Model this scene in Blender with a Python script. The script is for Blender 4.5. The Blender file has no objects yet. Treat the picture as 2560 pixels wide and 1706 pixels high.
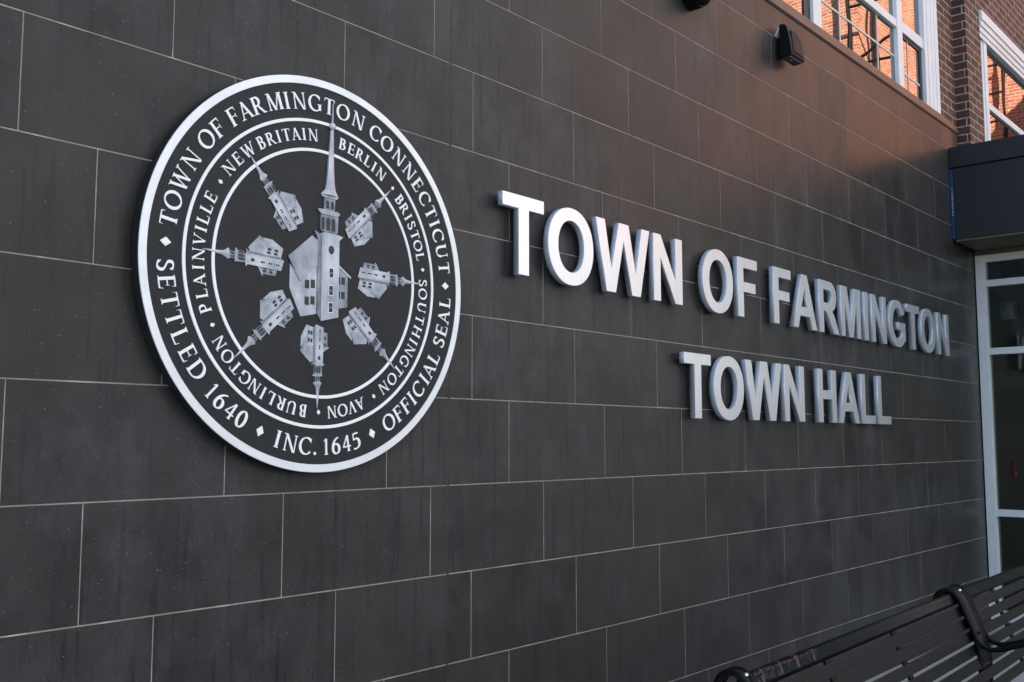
import bpy, bmesh, math, random
from mathutils import Vector, Matrix
random.seed(7)
scene = bpy.context.scene
COL = scene.collection
R = math.radians

# ------------------------------------------------------------------ camera
cam = bpy.data.cameras.new("camera")
cam.sensor_width = 36.0
cam.lens = 35.35
cam.clip_start = 0.05
cam.clip_end = 2000
cam_ob = bpy.data.objects.new("camera", cam)
COL.objects.link(cam_ob)
cam_ob.location = (-1.0174, -2.5018, 1.4405)
YAW, PITCH = R(48.883), R(5.644)
fwd = Vector((math.sin(YAW) * math.cos(PITCH), math.cos(YAW) * math.cos(PITCH), math.sin(PITCH)))
cam_ob.rotation_mode = 'QUATERNION'
cam_ob.rotation_quaternion = fwd.to_track_quat('-Z', 'Y')
scene.camera = cam_ob

# ------------------------------------------------------------------ light
SUN = Vector((-0.55, 0.60, 0.57)).normalized()          # direction towards the sun
world = bpy.data.worlds.new("World")
scene.world = world
world.use_nodes = True
wn = world.node_tree.nodes
sky = wn.new('ShaderNodeTexSky')
sky.sky_type = 'NISHITA'
sky.sun_disc = False
sky.sun_elevation = math.asin(SUN.z)
sky.sun_rotation = math.atan2(SUN.x, SUN.y)
sky.air_density = 1.0
sky.dust_density = 0.1
sky.ozone_density = 2.2
wl = world.node_tree.links
# broken white cloud added to unseen south sky whitens ambient light, west stays blue
tc = wn.new('ShaderNodeTexCoord')
nz = wn.new('ShaderNodeTexNoise'); nz.inputs['Scale'].default_value = 2.3; nz.inputs['Detail'].default_value = 6; nz.inputs['Roughness'].default_value = 0.55
dot = wn.new('ShaderNodeVectorMath'); dot.operation = 'DOT_PRODUCT'; dot.inputs[1].default_value = Vector((0.52, -0.84, -0.22)).normalized()
ad = wn.new('ShaderNodeMath'); ad.operation = 'MULTIPLY_ADD'; ad.inputs[1].default_value = 0.55
rp = wn.new('ShaderNodeValToRGB')
rp.color_ramp.elements[0].position = 0.50; rp.color_ramp.elements[1].position = 0.76
mx = wn.new('ShaderNodeMix'); mx.data_type = 'RGBA'; mx.inputs[7].default_value = (5.7, 6.05, 6.5, 1)
wl.new(tc.outputs['Generated'], nz.inputs['Vector']); wl.new(tc.outputs['Generated'], dot.inputs[0])
wl.new(dot.outputs['Value'], ad.inputs[0]); wl.new(nz.outputs['Fac'], ad.inputs[2])
wl.new(ad.outputs[0], rp.inputs[0]); wl.new(rp.outputs[0], mx.inputs[0])
wl.new(sky.outputs[0], mx.inputs[6]); wl.new(mx.outputs[2], wn['Background'].inputs[0])
wn['Background'].inputs[1].default_value = 0.07

sun = bpy.data.lights.new("sun", 'SUN')
sun.energy = 5.0
sun.angle = R(0.5)
sun.color = (1.0, 0.93, 0.82)
sun_ob = bpy.data.objects.new("sun", sun)
COL.objects.link(sun_ob)
sun_ob.rotation_mode = 'QUATERNION'
sun_ob.rotation_quaternion = (-SUN).to_track_quat('-Z', 'Y')
sun_ob.location = (0, 0, 30)

scene.view_settings.view_transform = 'Standard'
scene.view_settings.look = 'None'
scene.view_settings.exposure = 2.25
scene.view_settings.gamma = 1.0
scene.cycles.max_bounces = 8
scene.cycles.use_denoising = True


# ------------------------------------------------------------------ helpers
def obj(name, me, mat=None, parent=None):
    o = bpy.data.objects.new(name, me)
    COL.objects.link(o)
    if mat is not None and len(me.materials) == 0:
        me.materials.append(mat)
    if parent is not None:
        o.parent = parent
    return o


def empty(name, loc=(0, 0, 0), parent=None):
    o = bpy.data.objects.new(name, None)
    o.empty_display_size = 0.1
    COL.objects.link(o)
    o.location = loc
    if parent is not None:
        o.parent = parent
    return o


def tag(o, label=None, cat=None, group=None, kind=None):
    if label: o['label'] = label
    if cat: o['category'] = cat
    if group: o['group'] = group
    if kind: o['kind'] = kind
    return o


def from_bm(name, bm, mat=None, parent=None, smooth=False):
    bmesh.ops.recalc_face_normals(bm, faces=bm.faces[:])
    me = bpy.data.meshes.new(name)
    bm.to_mesh(me)
    bm.free()
    if smooth:
        for p in me.polygons: p.use_smooth = True
    return obj(name, me, mat, parent)


def add_box(bm, x0, x1, y0, y1, z0, z1, bevel=0.0):
    vs = [bm.verts.new((x, y, z)) for x in (x0, x1) for y in (y0, y1) for z in (z0, z1)]
    fs = [(0, 1, 3, 2), (4, 6, 7, 5), (0, 4, 5, 1), (2, 3, 7, 6), (0, 2, 6, 4), (1, 5, 7, 3)]
    faces = [bm.faces.new([vs[i] for i in f]) for f in fs]
    if bevel > 0:
        es = list({e for f in faces for e in f.edges})
        bmesh.ops.bevel(bm, geom=es, offset=bevel, segments=2, profile=0.6, affect='EDGES')
    return vs


def box(name, x0, x1, y0, y1, z0, z1, mat, parent=None, bevel=0.0):
    bm = bmesh.new()
    add_box(bm, x0, x1, y0, y1, z0, z1, bevel)
    return from_bm(name, bm, mat, parent)


def add_tube(bm, pts, r, seg=10, cap=True):
    pts = [Vector(p) for p in pts]
    rings = []
    for i, p in enumerate(pts):
        if i == 0: t = pts[1] - p
        elif i == len(pts) - 1: t = p - pts[i - 1]
        else: t = (pts[i + 1] - p).normalized() + (p - pts[i - 1]).normalized()
        t.normalize()
        a = Vector((0, 0, 1)) if abs(t.z) < 0.9 else Vector((1, 0, 0))
        u = t.cross(a).normalized()
        v = t.cross(u)
        rr = r[i] if isinstance(r, (list, tuple)) else r
        rings.append([bm.verts.new(p + u * math.cos(2 * math.pi * k / seg) * rr + v * math.sin(2 * math.pi * k / seg) * rr) for k in range(seg)])
    for a, b in zip(rings, rings[1:]):
        for k in range(seg):
            bm.faces.new((a[k], a[(k + 1) % seg], b[(k + 1) % seg], b[k]))
    if cap:
        bm.faces.new(rings[0]); bm.faces.new(rings[-1])


def tube(name, pts, r, mat, parent=None, seg=10):
    bm = bmesh.new()
    add_tube(bm, pts, r, seg)
    return from_bm(name, bm, mat, parent, smooth=True)


def outline_mesh(name, loops, depth, bevel=0.0):
    """flat outline(s) with holes -> solid standing in x-z, front face at y = -depth, back at y = 0"""
    cu = bpy.data.curves.new(name, 'CURVE')
    cu.dimensions = '2D'
    cu.fill_mode = 'BOTH'
    for lp in loops:
        s = cu.splines.new('POLY')
        s.points.add(len(lp) - 1)
        for q, (x, z) in zip(s.points, lp): q.co = (x, z, 0, 1)
        s.use_cyclic_u = True
    cu.extrude = depth / 2 - bevel
    if bevel > 0:
        cu.bevel_depth = bevel
        cu.bevel_resolution = 0
        cu.offset = -bevel
    t = bpy.data.objects.new(name, cu)
    COL.objects.link(t)
    dg = bpy.context.evaluated_depsgraph_get()
    me = bpy.data.meshes.new_from_object(t.evaluated_get(dg))
    bpy.data.objects.remove(t)
    bpy.data.curves.remove(cu)
    me.name = name
    for v in me.vertices:
        x, z, h = v.co
        v.co = (x, -(h + depth / 2), z)
    me.materials.clear()
    bm = bmesh.new(); bm.from_mesh(me)
    bmesh.ops.recalc_face_normals(bm, faces=bm.faces[:])
    bm.to_mesh(me); bm.free()
    return me


def poly(name, pts, y_back, y_front, mat, parent):
    """prism in the x-z plane from y_back to y_front (front is the smaller y)"""
    bm = bmesh.new()
    a = [bm.verts.new((x, y_front, z)) for x, z in pts]
    b = [bm.verts.new((x, y_back, z)) for x, z in pts]
    n = len(pts)
    bm.faces.new(a); bm.faces.new(b[::-1])
    for i in range(n): bm.faces.new((a[i], b[i], b[(i + 1) % n], a[(i + 1) % n]))
    return from_bm(name, bm, mat, parent)


def ring_mesh(name, r0, r1, y0, y1, mat, parent, bevel=0.002, seg=160):
    """flat ring around y axis: back y0, front y1; r0 = 0 gives a disc"""
    bm = bmesh.new()
    if r0 > 0: prof = [(r0, y0), (r0, y1 + bevel), (r0 + bevel, y1), (r1 - bevel, y1), (r1, y1 + bevel), (r1, y0)]
    else: prof = [(r1 - bevel, y1), (r1, y1 + bevel), (r1, y0)]
    rows = [[bm.verts.new((r * math.sin(2 * math.pi * k / seg), y, r * math.cos(2 * math.pi * k / seg))) for k in range(seg)] for r, y in prof]
    pairs = list(zip(rows, rows[1:])) + ([(rows[-1], rows[0])] if r0 > 0 else [])
    for a, b in pairs:
        for k in range(seg): bm.faces.new((a[k], a[(k + 1) % seg], b[(k + 1) % seg], b[k]))
    if r0 == 0:
        bm.faces.new(rows[0]); bm.faces.new(rows[-1])
    return from_bm(name, bm, mat, parent)


# ------------------------------------------------------------------ materials
class NT:
    def __init__(self, name):
        self.m = bpy.data.materials.new(name)
        self.m.use_nodes = True
        self.t = self.m.node_tree
        self.p = self.t.nodes['Principled BSDF']

    def n(self, typ, **kw):
        nd = self.t.nodes.new(typ)
        for k, v in kw.items():
            if isinstance(k, str) and k.startswith('i_'): nd.inputs[k[2:].replace('_', ' ')].default_value = v
            else: setattr(nd, k, v)
        return nd

    def l(self, a, b): self.t.links.new(a, b)

    def math(self, op, a, b=0.0, c=None):
        nd = self.t.nodes.new('ShaderNodeMath'); nd.operation = op
        for i, v in enumerate((a, b, c)):
            if v is None: continue
            if hasattr(v, 'is_linked') or hasattr(v, 'links'): self.l(v, nd.inputs[i])
            else: nd.inputs[i].default_value = v
        return nd.outputs[0]

    def mix(self, fac, a, b):
        nd = self.t.nodes.new('ShaderNodeMix'); nd.data_type = 'RGBA'
        for s, v in ((nd.inputs[0], fac), (nd.inputs[6], a), (nd.inputs[7], b)):
            if hasattr(v, 'links'): self.l(v, s)
            else: s.default_value = v if not isinstance(v, tuple) else (*v, 1)[:4]
        return nd.outputs[2]

    def ramp(self, fac, stops):
        nd = self.t.nodes.new('ShaderNodeValToRGB')
        el = nd.color_ramp.elements
        while len(el) < len(stops): el.new(0.5)
        for e, (p, c) in zip(el, stops):
            e.position = p; e.color = (*c, 1) if isinstance(c, tuple) else (c, c, c, 1)
        self.l(fac, nd.inputs[0])
        return nd.outputs[0]

    def coord(self, out='Object', scale=(1, 1, 1), loc=(0, 0, 0)):
        tc = self.t.nodes.new('ShaderNodeTexCoord')
        mp = self.t.nodes.new('ShaderNodeMapping')
        mp.inputs['Scale'].default_value = scale
        mp.inputs['Location'].default_value = loc
        self.l(tc.outputs[out], mp.inputs[0])
        return mp.outputs[0]

    def noise(self, vec, scale, detail=4, rough=0.55):
        nd = self.n('ShaderNodeTexNoise')
        nd.inputs['Scale'].default_value = scale
        nd.inputs['Detail'].default_value = detail
        nd.inputs['Roughness'].default_value = rough
        self.l(vec, nd.inputs['Vector'])
        return nd.outputs['Fac']

    def bump(self, h, strength=0.2, dist=0.002):
        nd = self.n('ShaderNodeBump')
        nd.inputs['Strength'].default_value = strength
        nd.inputs['Distance'].default_value = dist
        self.l(h, nd.inputs['Height'])
        self.l(nd.outputs[0], self.p.inputs['Normal'])

    def set(self, **kw):
        for k, v in kw.items():
            s = self.p.inputs[k.replace('_', ' ')]
            if hasattr(v, 'links'): self.l(v, s)
            else: s.default_value = (*v, 1) if isinstance(v, tuple) else v
        return self


def simple(name, color, rough=0.5, metal=0.0, var=0.12, scale=18, bump=0.05, spec=0.5):
    t = NT(name)
    v = t.coord()
    f = t.noise(v, scale)
    lo = tuple(c * (1 - var) for c in color); hi = tuple(min(1, c * (1 + var)) for c in color)
    t.set(Base_Color=t.ramp(f, [(0.3, lo), (0.7, hi)]), Metallic=metal, Specular_IOR_Level=spec,
          Roughness=t.math('MULTIPLY_ADD', t.noise(v, scale * 2.3), 0.2, rough - 0.1))
    if bump > 0: t.bump(t.noise(v, scale * 12), bump, 0.001)
    return t.m


def mat_tile():
    t = NT('charcoal_tile')
    v = t.coord()
    geo = t.n('ShaderNodeNewGeometry')
    isl = geo.outputs['Random Per Island']
    cloud = t.noise(v, 4.0, 7, 0.66)
    vs = t.coord(scale=(1, 1, 0.06))
    streak = t.noise(vs, 38, 4, 0.6)
    fine = t.noise(v, 230, 3, 0.7)
    base = t.ramp(isl, [(0.0, (0.0190, 0.0175, 0.0168)), (0.5, (0.0260, 0.0238, 0.0226)), (1.0, (0.0335, 0.0308, 0.0290))])
    c1 = t.mix(t.ramp(cloud, [(0.40, 0.0), (0.66, 0.95)]), base, (0.050, 0.0475, 0.0455))
    c2 = t.mix(t.ramp(streak, [(0.30, 0.95), (0.46, 0.0)]), c1, (0.011, 0.0115, 0.015))
    c3 = t.mix(t.ramp(fine, [(0.46, 0.0), (0.74, 0.50)]), c2, (0.066, 0.067, 0.069))
    scuff = t.noise(t.coord(scale=(1, 1, 0.45), loc=(3, 1, 7)), 5.5, 7, 0.62)
    c3a = t.mix(t.ramp(scuff, [(0.55, 0.0), (0.74, 0.75)]), c3, (0.066, 0.066, 0.068))
    warm = t.noise(t.coord(loc=(9, 2, 4)), 0.55, 3, 0.5)
    c3b = t.mix(t.ramp(warm, [(0.40, 0.0), (0.62, 0.55)]), c3a, (0.036, 0.0325, 0.0295))
    # pale specks of dust and dried spray
    vor = t.n('ShaderNodeTexVoronoi'); vor.inputs['Scale'].default_value = 135
    t.l(v, vor.inputs['Vector'])
    sep = t.n('ShaderNodeSeparateColor'); t.l(vor.outputs['Color'], sep.inputs[0])
    patch = t.noise(v, 2.1, 3, 0.6)
    radius = t.math('MULTIPLY', t.math('MULTIPLY', sep.outputs[0], sep.outputs[0]), 0.20)
    hit = t.math('LESS_THAN', vor.outputs['Distance'], radius)
    dens = t.math('LESS_THAN', sep.outputs[1], t.ramp(patch, [(0.36, 0.20), (0.62, 1.0)]))
    tc = t.n('ShaderNodeTexCoord'); sx = t.n('ShaderNodeSeparateXYZ'); t.l(tc.outputs['Object'], sx.inputs[0])
    near = t.ramp(t.math('MULTIPLY', sx.outputs[0], 0.2), [(0.25, 1.0), (0.75, 0.12)])   # spray dried mostly near the left end
    sm = t.math('MULTIPLY', t.math('MULTIPLY', hit, dens), near)
    c4 = t.mix(t.math('MULTIPLY', sm, t.math('MULTIPLY_ADD', sep.outputs[2], 0.65, 0.05)), c3b, (0.30, 0.30, 0.30))
    rough = t.math('ADD', t.ramp(t.math('MULTIPLY_ADD', isl, 0.35, t.math('MULTIPLY', scuff, 0.7)), [(0.3, 0.29), (0.7, 0.43)]), t.math('MULTIPLY', sm, 0.25))
    t.set(Base_Color=c4, Roughness=rough, Specular_IOR_Level=0.17)
    t.bump(t.math('ADD', t.noise(v, 90, 3), t.math('MULTIPLY', t.noise(v, 9, 3), 1.2)), 0.16, 0.0012)
    return t.m


def mat_grout():
    t = NT('grout')
    v = t.coord()
    f = t.noise(v, 9, 6, 0.65)
    # sealant-filled movement joints break the pale grout
    tc = t.n('ShaderNodeTexCoord'); sx = t.n('ShaderNodeSeparateXYZ'); t.l(tc.outputs['Object'], sx.inputs[0])
    d = None
    for xj in (1.510, 5.075):
        q = t.math('LESS_THAN', t.math('ABSOLUTE', t.math('SUBTRACT', sx.outputs[0], xj)), 0.006)
        d = q if d is None else t.math('MAXIMUM', d, q)
    col = t.ramp(f, [(0.22, (0.15, 0.13, 0.105)), (0.55, (0.29, 0.255, 0.215)), (0.78, (0.56, 0.53, 0.49))])
    t.set(Base_Color=t.mix(d, col, (0.05, 0.045, 0.04)), Roughness=0.85)
    return t.m


def mat_brushed(name, color=(0.78, 0.79, 0.80), rough=0.36):
    t = NT(name)
    v = t.coord(scale=(60, 60, 1.2))
    f = t.noise(v, 6, 4)
    v2 = t.coord()
    g = t.noise(v2, 7, 3)
    c = t.ramp(f, [(0.3, tuple(x * 0.84 for x in color)), (0.7, color)])
    t.set(Base_Color=t.mix(t.ramp(g, [(0.4, 0.0), (0.8, 0.25)]), c, (0.62, 0.62, 0.62)), Metallic=0.8,
          Roughness=t.math('MULTIPLY_ADD', f, 0.16, rough - 0.08))
    t.bump(f, 0.10, 0.0006)
    return t.m


def mat_brick(name, axis, c1, c2, mortar):
    """axis 'x': the wall runs along x; 'y': it runs along y"""
    t = NT(name)
    tc = t.n('ShaderNodeTexCoord'); sx = t.n('ShaderNodeSeparateXYZ'); t.l(tc.outputs['Object'], sx.inputs[0])
    cb = t.n('ShaderNodeCombineXYZ')
    if axis == 'x': t.l(sx.outputs[0], cb.inputs[0])
    else: t.l(t.math('ADD', sx.outputs[1], 0.05), cb.inputs[0])
    t.l(t.math('ADD', sx.outputs[2], 0.012), cb.inputs[1])
    br = t.n('ShaderNodeTexBrick')
    br.inputs['Scale'].default_value = 1.0
    br.inputs['Brick Width'].default_value = 0.2033
    br.inputs['Row Height'].default_value = 0.0678
    br.inputs['Mortar Size'].default_value = 0.0055
    br.inputs['Mortar Smooth'].default_value = 0.15
    br.inputs['Bias'].default_value = -0.1
    br.inputs['Color1'].default_value = (*c1, 1)
    br.inputs['Color2'].default_value = (*c2, 1)
    br.inputs['Mortar'].default_value = (*mortar, 1)
    t.l(cb.outputs[0], br.inputs['Vector'])
    v = t.coord()
    f = t.noise(v, 24, 5)
    dark = t.mix(t.ramp(f, [(0.35, 0.45), (0.65, 0.0)]), br.outputs['Color'], tuple(x * 0.5 for x in c1))
    t.set(Base_Color=dark, Roughness=0.85)
    h = t.math('ADD', t.math('MULTIPLY', br.outputs['Fac'], -1.0), t.math('MULTIPLY', t.noise(v, 90, 3), 0.25))
    t.bump(h, 0.7, 0.006)
    return t.m


def mat_pane(name, ior=2.1, inside=(0.012, 0.013, 0.014), wav=0.035):
    """dark glazing that mirrors what is opposite"""
    t = NT(name)
    gl = t.n('ShaderNodeBsdfGlossy'); gl.inputs['Roughness'].default_value = 0.0; gl.inputs['Color'].default_value = (0.95, 0.97, 0.98, 1)
    df = t.n('ShaderNodeBsdfDiffuse'); df.inputs['Color'].default_value = (*inside, 1)
    fr = t.n('ShaderNodeFresnel'); fr.inputs['IOR'].default_value = ior
    mx = t.n('ShaderNodeMixShader')
    v = t.coord()
    b = t.n('ShaderNodeBump'); b.inputs['Strength'].default_value = wav; b.inputs['Distance'].default_value = 0.02
    t.l(t.noise(v, 2.2, 1), b.inputs['Height'])
    t.l(b.outputs[0], gl.inputs['Normal'])
    t.l(fr.outputs[0], mx.inputs[0]); t.l(df.outputs[0], mx.inputs[1]); t.l(gl.outputs[0], mx.inputs[2])
    t.l(mx.outputs[0], t.t.nodes['Material Output'].inputs[0])
    return t.m


def mat_clear():
    t = NT('clear_glass')
    gl = t.n('ShaderNodeBsdfGlossy'); gl.inputs['Roughness'].default_value = 0.0
    tr = t.n('ShaderNodeBsdfTransparent'); tr.inputs['Color'].default_value = (0.62, 0.66, 0.64, 1)
    fr = t.n('ShaderNodeFresnel'); fr.inputs['IOR'].default_value = 1.45
    mx = t.n('ShaderNodeMixShader')
    t.l(fr.outputs[0], mx.inputs[0]); t.l(tr.outputs[0], mx.inputs[1]); t.l(gl.outputs[0], mx.inputs[2])
    t.l(mx.outputs[0], t.t.nodes['Material Output'].inputs[0])
    return t.m


def mat_film():
    t = NT('clear_film')
    gl = t.n('ShaderNodeBsdfGlossy'); gl.inputs['Roughness'].default_value = 0.12
    tr = t.n('ShaderNodeBsdfTransparent'); tr.inputs['Color'].default_value = (0.9, 0.9, 0.9, 1)
    mx = t.n('ShaderNodeMixShader'); mx.inputs[0].default_value = 0.035
    t.l(tr.outputs[0], mx.inputs[1]); t.l(gl.outputs[0], mx.inputs[2])
    t.l(mx.outputs[0], t.t.nodes['Material Output'].inputs[0])
    return t.m


def mat_concrete(name, col, joints=True):
    t = NT(name)
    v = t.coord()
    f = t.noise(v, 1.3, 6)
    g = t.noise(v, 45, 4)
    c = t.ramp(f, [(0.3, tuple(x * 0.85 for x in col)), (0.7, col)])
    c = t.mix(t.ramp(g, [(0.4, 0.0), (0.8, 0.3)]), c, tuple(x * 0.7 for x in col))
    if joints:
        br = t.n('ShaderNodeTexBrick'); br.offset = 0.0
        br.inputs['Scale'].default_value = 1.0; br.inputs['Brick Width'].default_value = 1.5; br.inputs['Row Height'].default_value = 1.5
        br.inputs['Mortar Size'].default_value = 0.008
        br.inputs['Color1'].default_value = (0, 0, 0, 1); br.inputs['Color2'].default_value = (0, 0, 0, 1); br.inputs['Mortar'].default_value = (1, 1, 1, 1)
        t.l(v, br.inputs['Vector'])
        c = t.mix(br.outputs['Color'], c, tuple(x * 0.45 for x in col))
    t.set(Base_Color=c, Roughness=0.9)
    t.bump(g, 0.2, 0.003)
    return t.m


def mat_silver(name, lo, hi, scale):
    t = NT(name)
    v = t.coord()
    f = t.noise(v, scale, 4, 0.6)
    v2 = t.coord(scale=(1.6, 1.6, 0.6))
    g = t.noise(v2, scale * 2.2, 3, 0.6)
    t.set(Base_Color=t.ramp(t.math('MULTIPLY_ADD', g, 0.5, t.math('MULTIPLY', f, 0.5)), [(0.36, lo), (0.60, hi)]), Roughness=0.42, Metallic=0.25)
    t.bump(t.noise(v, 220, 2), 0.05, 0.0005)
    return t.m


M = dict(
    tile=mat_tile(), grout=mat_grout(),
    coping=simple('coping_metal', (0.085, 0.068, 0.058), 0.42, 0.35, 0.10, 9),
    shadow_gap=simple('drip_metal', (0.014, 0.018, 0.020), 0.5, 0.3),
    foam=simple('orange_foam', (0.40, 0.19, 0.05), 0.8, 0.0, 0.25, 60, 0.3),
    steel=mat_brushed('brushed_aluminium'),
    edge_sky_tint=simple('aluminium_edge_sky_tint', (0.50, 0.56, 0.64), 0.5, 0.2, 0.08, 30, 0.04),  # letter sides tinted blue, sky light put into the colour
    pin=simple('pin_steel', (0.34, 0.38, 0.44), 0.35, 0.9),
    seal_black=simple('seal_black', (0.0165, 0.0172, 0.0190), 0.62, 0.0, 0.10, 14, 0.03, 0.3),
    seal_rim=simple('seal_rim_silver', (0.74, 0.745, 0.745), 0.38, 0.25, 0.06, 12, 0.02),
    seal_letter=simple('seal_letter_silver', (0.88, 0.88, 0.875), 0.4, 0.0, 0.03, 30, 0.0),
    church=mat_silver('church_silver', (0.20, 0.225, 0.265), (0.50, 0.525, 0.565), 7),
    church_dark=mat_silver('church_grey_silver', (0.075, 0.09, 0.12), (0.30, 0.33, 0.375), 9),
    church_roof=mat_silver('church_roof_silver', (0.17, 0.19, 0.23), (0.42, 0.445, 0.49), 6),
    church_window=simple('church_window_black', (0.012, 0.013, 0.016), 0.5),
    black_metal=simple('black_powder_coat', (0.007, 0.0075, 0.009), 0.5, 0.0, 0.10, 10, 0.01, 0.12),
    bench=simple('bench_black', (0.0050, 0.0052, 0.0060), 0.40, 0.0, 0.15, 12, 0.02),
    chrome=simple('bolt_steel', (0.65, 0.66, 0.68), 0.15, 1.0),
    lens=simple('lamp_lens', (0.06, 0.065, 0.07), 0.12),
    led=simple('led_chip', (0.75, 0.42, 0.06), 0.3),
    white_paint=simple('white_trim', (0.74, 0.76, 0.78), 0.45, 0.0, 0.04, 8, 0.02),
    frame_alu=simple('clear_anodised_frame', (0.74, 0.74, 0.73), 0.42, 0.15, 0.05, 6, 0.02),
    sash_dark=simple('sash_rubber', (0.02, 0.022, 0.025), 0.5),
    muntin=simple('muntin_bar', (0.62, 0.58, 0.54), 0.5),
    panel=simple('charcoal_panel', (0.0105, 0.0108, 0.0125), 0.42, 0.1, 0.08, 3, 0.02),
    soffit=simple('soffit_metal', (0.105, 0.085, 0.058), 0.5, 0.15, 0.08, 5, 0.02),
    blue=simple('blue_film', (0.003, 0.030, 0.115), 0.45),
    film_print=simple('film_print', (0.22, 0.26, 0.32), 0.5),
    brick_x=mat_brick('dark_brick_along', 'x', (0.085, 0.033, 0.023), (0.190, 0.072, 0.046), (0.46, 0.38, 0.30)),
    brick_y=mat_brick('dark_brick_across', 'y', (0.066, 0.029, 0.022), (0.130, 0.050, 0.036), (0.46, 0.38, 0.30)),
    red_x=mat_brick('red_brick_along', 'x', (0.45, 0.120, 0.058), (0.68, 0.28, 0.140), (0.80, 0.66, 0.50)),
    red_y=mat_brick('red_brick_across', 'y', (0.45, 0.120, 0.058), (0.68, 0.28, 0.140), (0.80, 0.66, 0.50)),
    pane=mat_pane('window_glass', 4.4), clear=mat_clear(),
    dark_pane=mat_pane('dark_window_glass', 1.5),
    pavement=mat_concrete('pavement_concrete', (0.40, 0.40, 0.39)),
    asphalt=mat_concrete('asphalt', (0.055, 0.055, 0.055), False),
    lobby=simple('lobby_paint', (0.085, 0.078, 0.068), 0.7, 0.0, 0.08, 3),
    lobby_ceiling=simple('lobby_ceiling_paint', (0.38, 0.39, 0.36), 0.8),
    offwhite=simple('offwhite_plastic', (0.62, 0.64, 0.58), 0.5),
    red=simple('red_enamel', (0.45, 0.05, 0.035), 0.4),
    stone=simple('pale_stone', (0.30, 0.305, 0.31), 0.8, 0.0, 0.1, 2, 0.1),
    roof=simple('roof_membrane', (0.25, 0.24, 0.23), 0.9),
    wrap=mat_film(),
)

M['bench'].node_tree.nodes['Principled BSDF'].inputs['Specular IOR Level'].default_value = 0.12

# ------------------------------------------------------------------ ground
def sheet(name, x0, x1, y0, y1, z, mat):
    bm = bmesh.new()
    bm.faces.new([bm.verts.new(p) for p in ((x0, y0, z), (x1, y0, z), (x1, y1, z), (x0, y1, z))])
    return tag(from_bm(name, bm, mat), kind='structure')


sheet('ground', -400, 400, -400, 400, -0.120, M['asphalt'])
bm = bmesh.new(); add_box(bm, -14, 16.0, -2.9, 0.2, -0.16, -0.004)
tag(from_bm('pavement', bm, M['pavement']), kind='structure')

# ------------------------------------------------------------------ tiled wall
H, W, G = 0.305, 0.611, 0.0039
Z0 = 2.809                                             # joint line 0
wall = tag(empty('tiled_wall', (0, 0, 0)), 'long wall of charcoal tiles in staggered courses with pale joints', 'wall')
bm = bmesh.new()
MOVE = (1.510, 5.075)
for r in range(-4, 10):
    zt = Z0 - r * H - G / 2
    zb = Z0 - (r + 1) * H + G / 2
    zt = min(zt, 3.900)
    zb = max(zb, 0.0)
    if zt - zb < 0.02: continue
    xmax = 7.330 if zt > 3.76 else 7.600
    off = ((r - 4) % 3) / 3 * W
    i = math.floor((-4.0 - off) / W)
    while off + i * W < xmax:
        xa = off + i * W + G * 0.42
        xb = min(off + (i + 1) * W - G * 0.42, xmax)
        cuts = [xa] + [c for c in MOVE if xa + 0.02 < c < xb - 0.02] + [xb]
        for j in range(len(cuts) - 1):
            x0 = cuts[j] + (0.0009 if j > 0 else 0)
            x1 = cuts[j + 1] - (0.0009 if j < len(cuts) - 2 else 0)
            if x1 - x0 < 0.01: continue
            tx, tz, dy = random.gauss(0, 0.0005), random.gauss(0, 0.0009), random.gauss(0, 0.0001)
            cx, cz = (x0 + x1) / 2, (zt + zb) / 2
            b = 0.0006
            def pt(x, z, d): return bm.verts.new((x, dy + d + (x - cx) * tx + (z - cz) * tz, z))
            o4 = [pt(x, z, b) for x, z in ((x0, zb), (x1, zb), (x1, zt), (x0, zt))]
            f4 = [pt(x, z, 0) for x, z in ((x0 + b, zb + b), (x1 - b, zb + b), (x1 - b, zt - b), (x0 + b, zt - b))]
            k4 = [bm.verts.new((x, 0.012, z)) for x, z in ((x0, zb), (x1, zb), (x1, zt), (x0, zt))]
            bm.faces.new(f4)
            for k in range(4):
                bm.faces.new((o4[k], o4[(k + 1) % 4], f4[(k + 1) % 4], f4[k]))
                bm.faces.new((k4[k], k4[(k + 1) % 4], o4[(k + 1) % 4], o4[k]))
        i += 1
from_bm('tile_facing', bm, M['tile'], wall)
bm = bmesh.new()
add_box(bm, -4.0, 7.325, 0.0009, 0.0285, 0.0, 3.898)
add_box(bm, 7.3251, 7.598, 0.0009, 0.0285, 0.0, 3.59)
from_bm('grout_bed', bm, M['grout'], wall)
# coping: dark drip line, brown folded metal face, sloping end
poly('drip_edge', [(-4.0, 3.901), (7.345, 3.901), (7.345, 3.9083), (-4.0, 3.9083)], 0.026, -0.005, M['shadow_gap'], wall)
bm = bmesh.new()
prof = [(0.026, 3.9085), (-0.008, 3.9085), (-0.010, 3.911), (-0.010, 3.964), (-0.007, 3.969), (0.026, 3.974)]
xs = [(-4.0, 0), (1.1, 0), (1.103, 0), (4.14, 0), (4.143, 0), (7.20, 0), (7.345, 1)]
rows = []
for x, e in xs:
    rows.append([bm.verts.new((x, y, z if not e else 3.9125 + (z - 3.9125) * 0.12)) for y, z in prof])
for a, b in zip(rows, rows[1:]):
    for k in range(len(prof)): bm.faces.new((a[k], a[(k + 1) % len(prof)], b[(k + 1) % len(prof)], b[k]))
bm.faces.new(rows[0]); bm.faces.new(rows[-1])
from_bm('coping', bm, M['coping'], wall)

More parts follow.
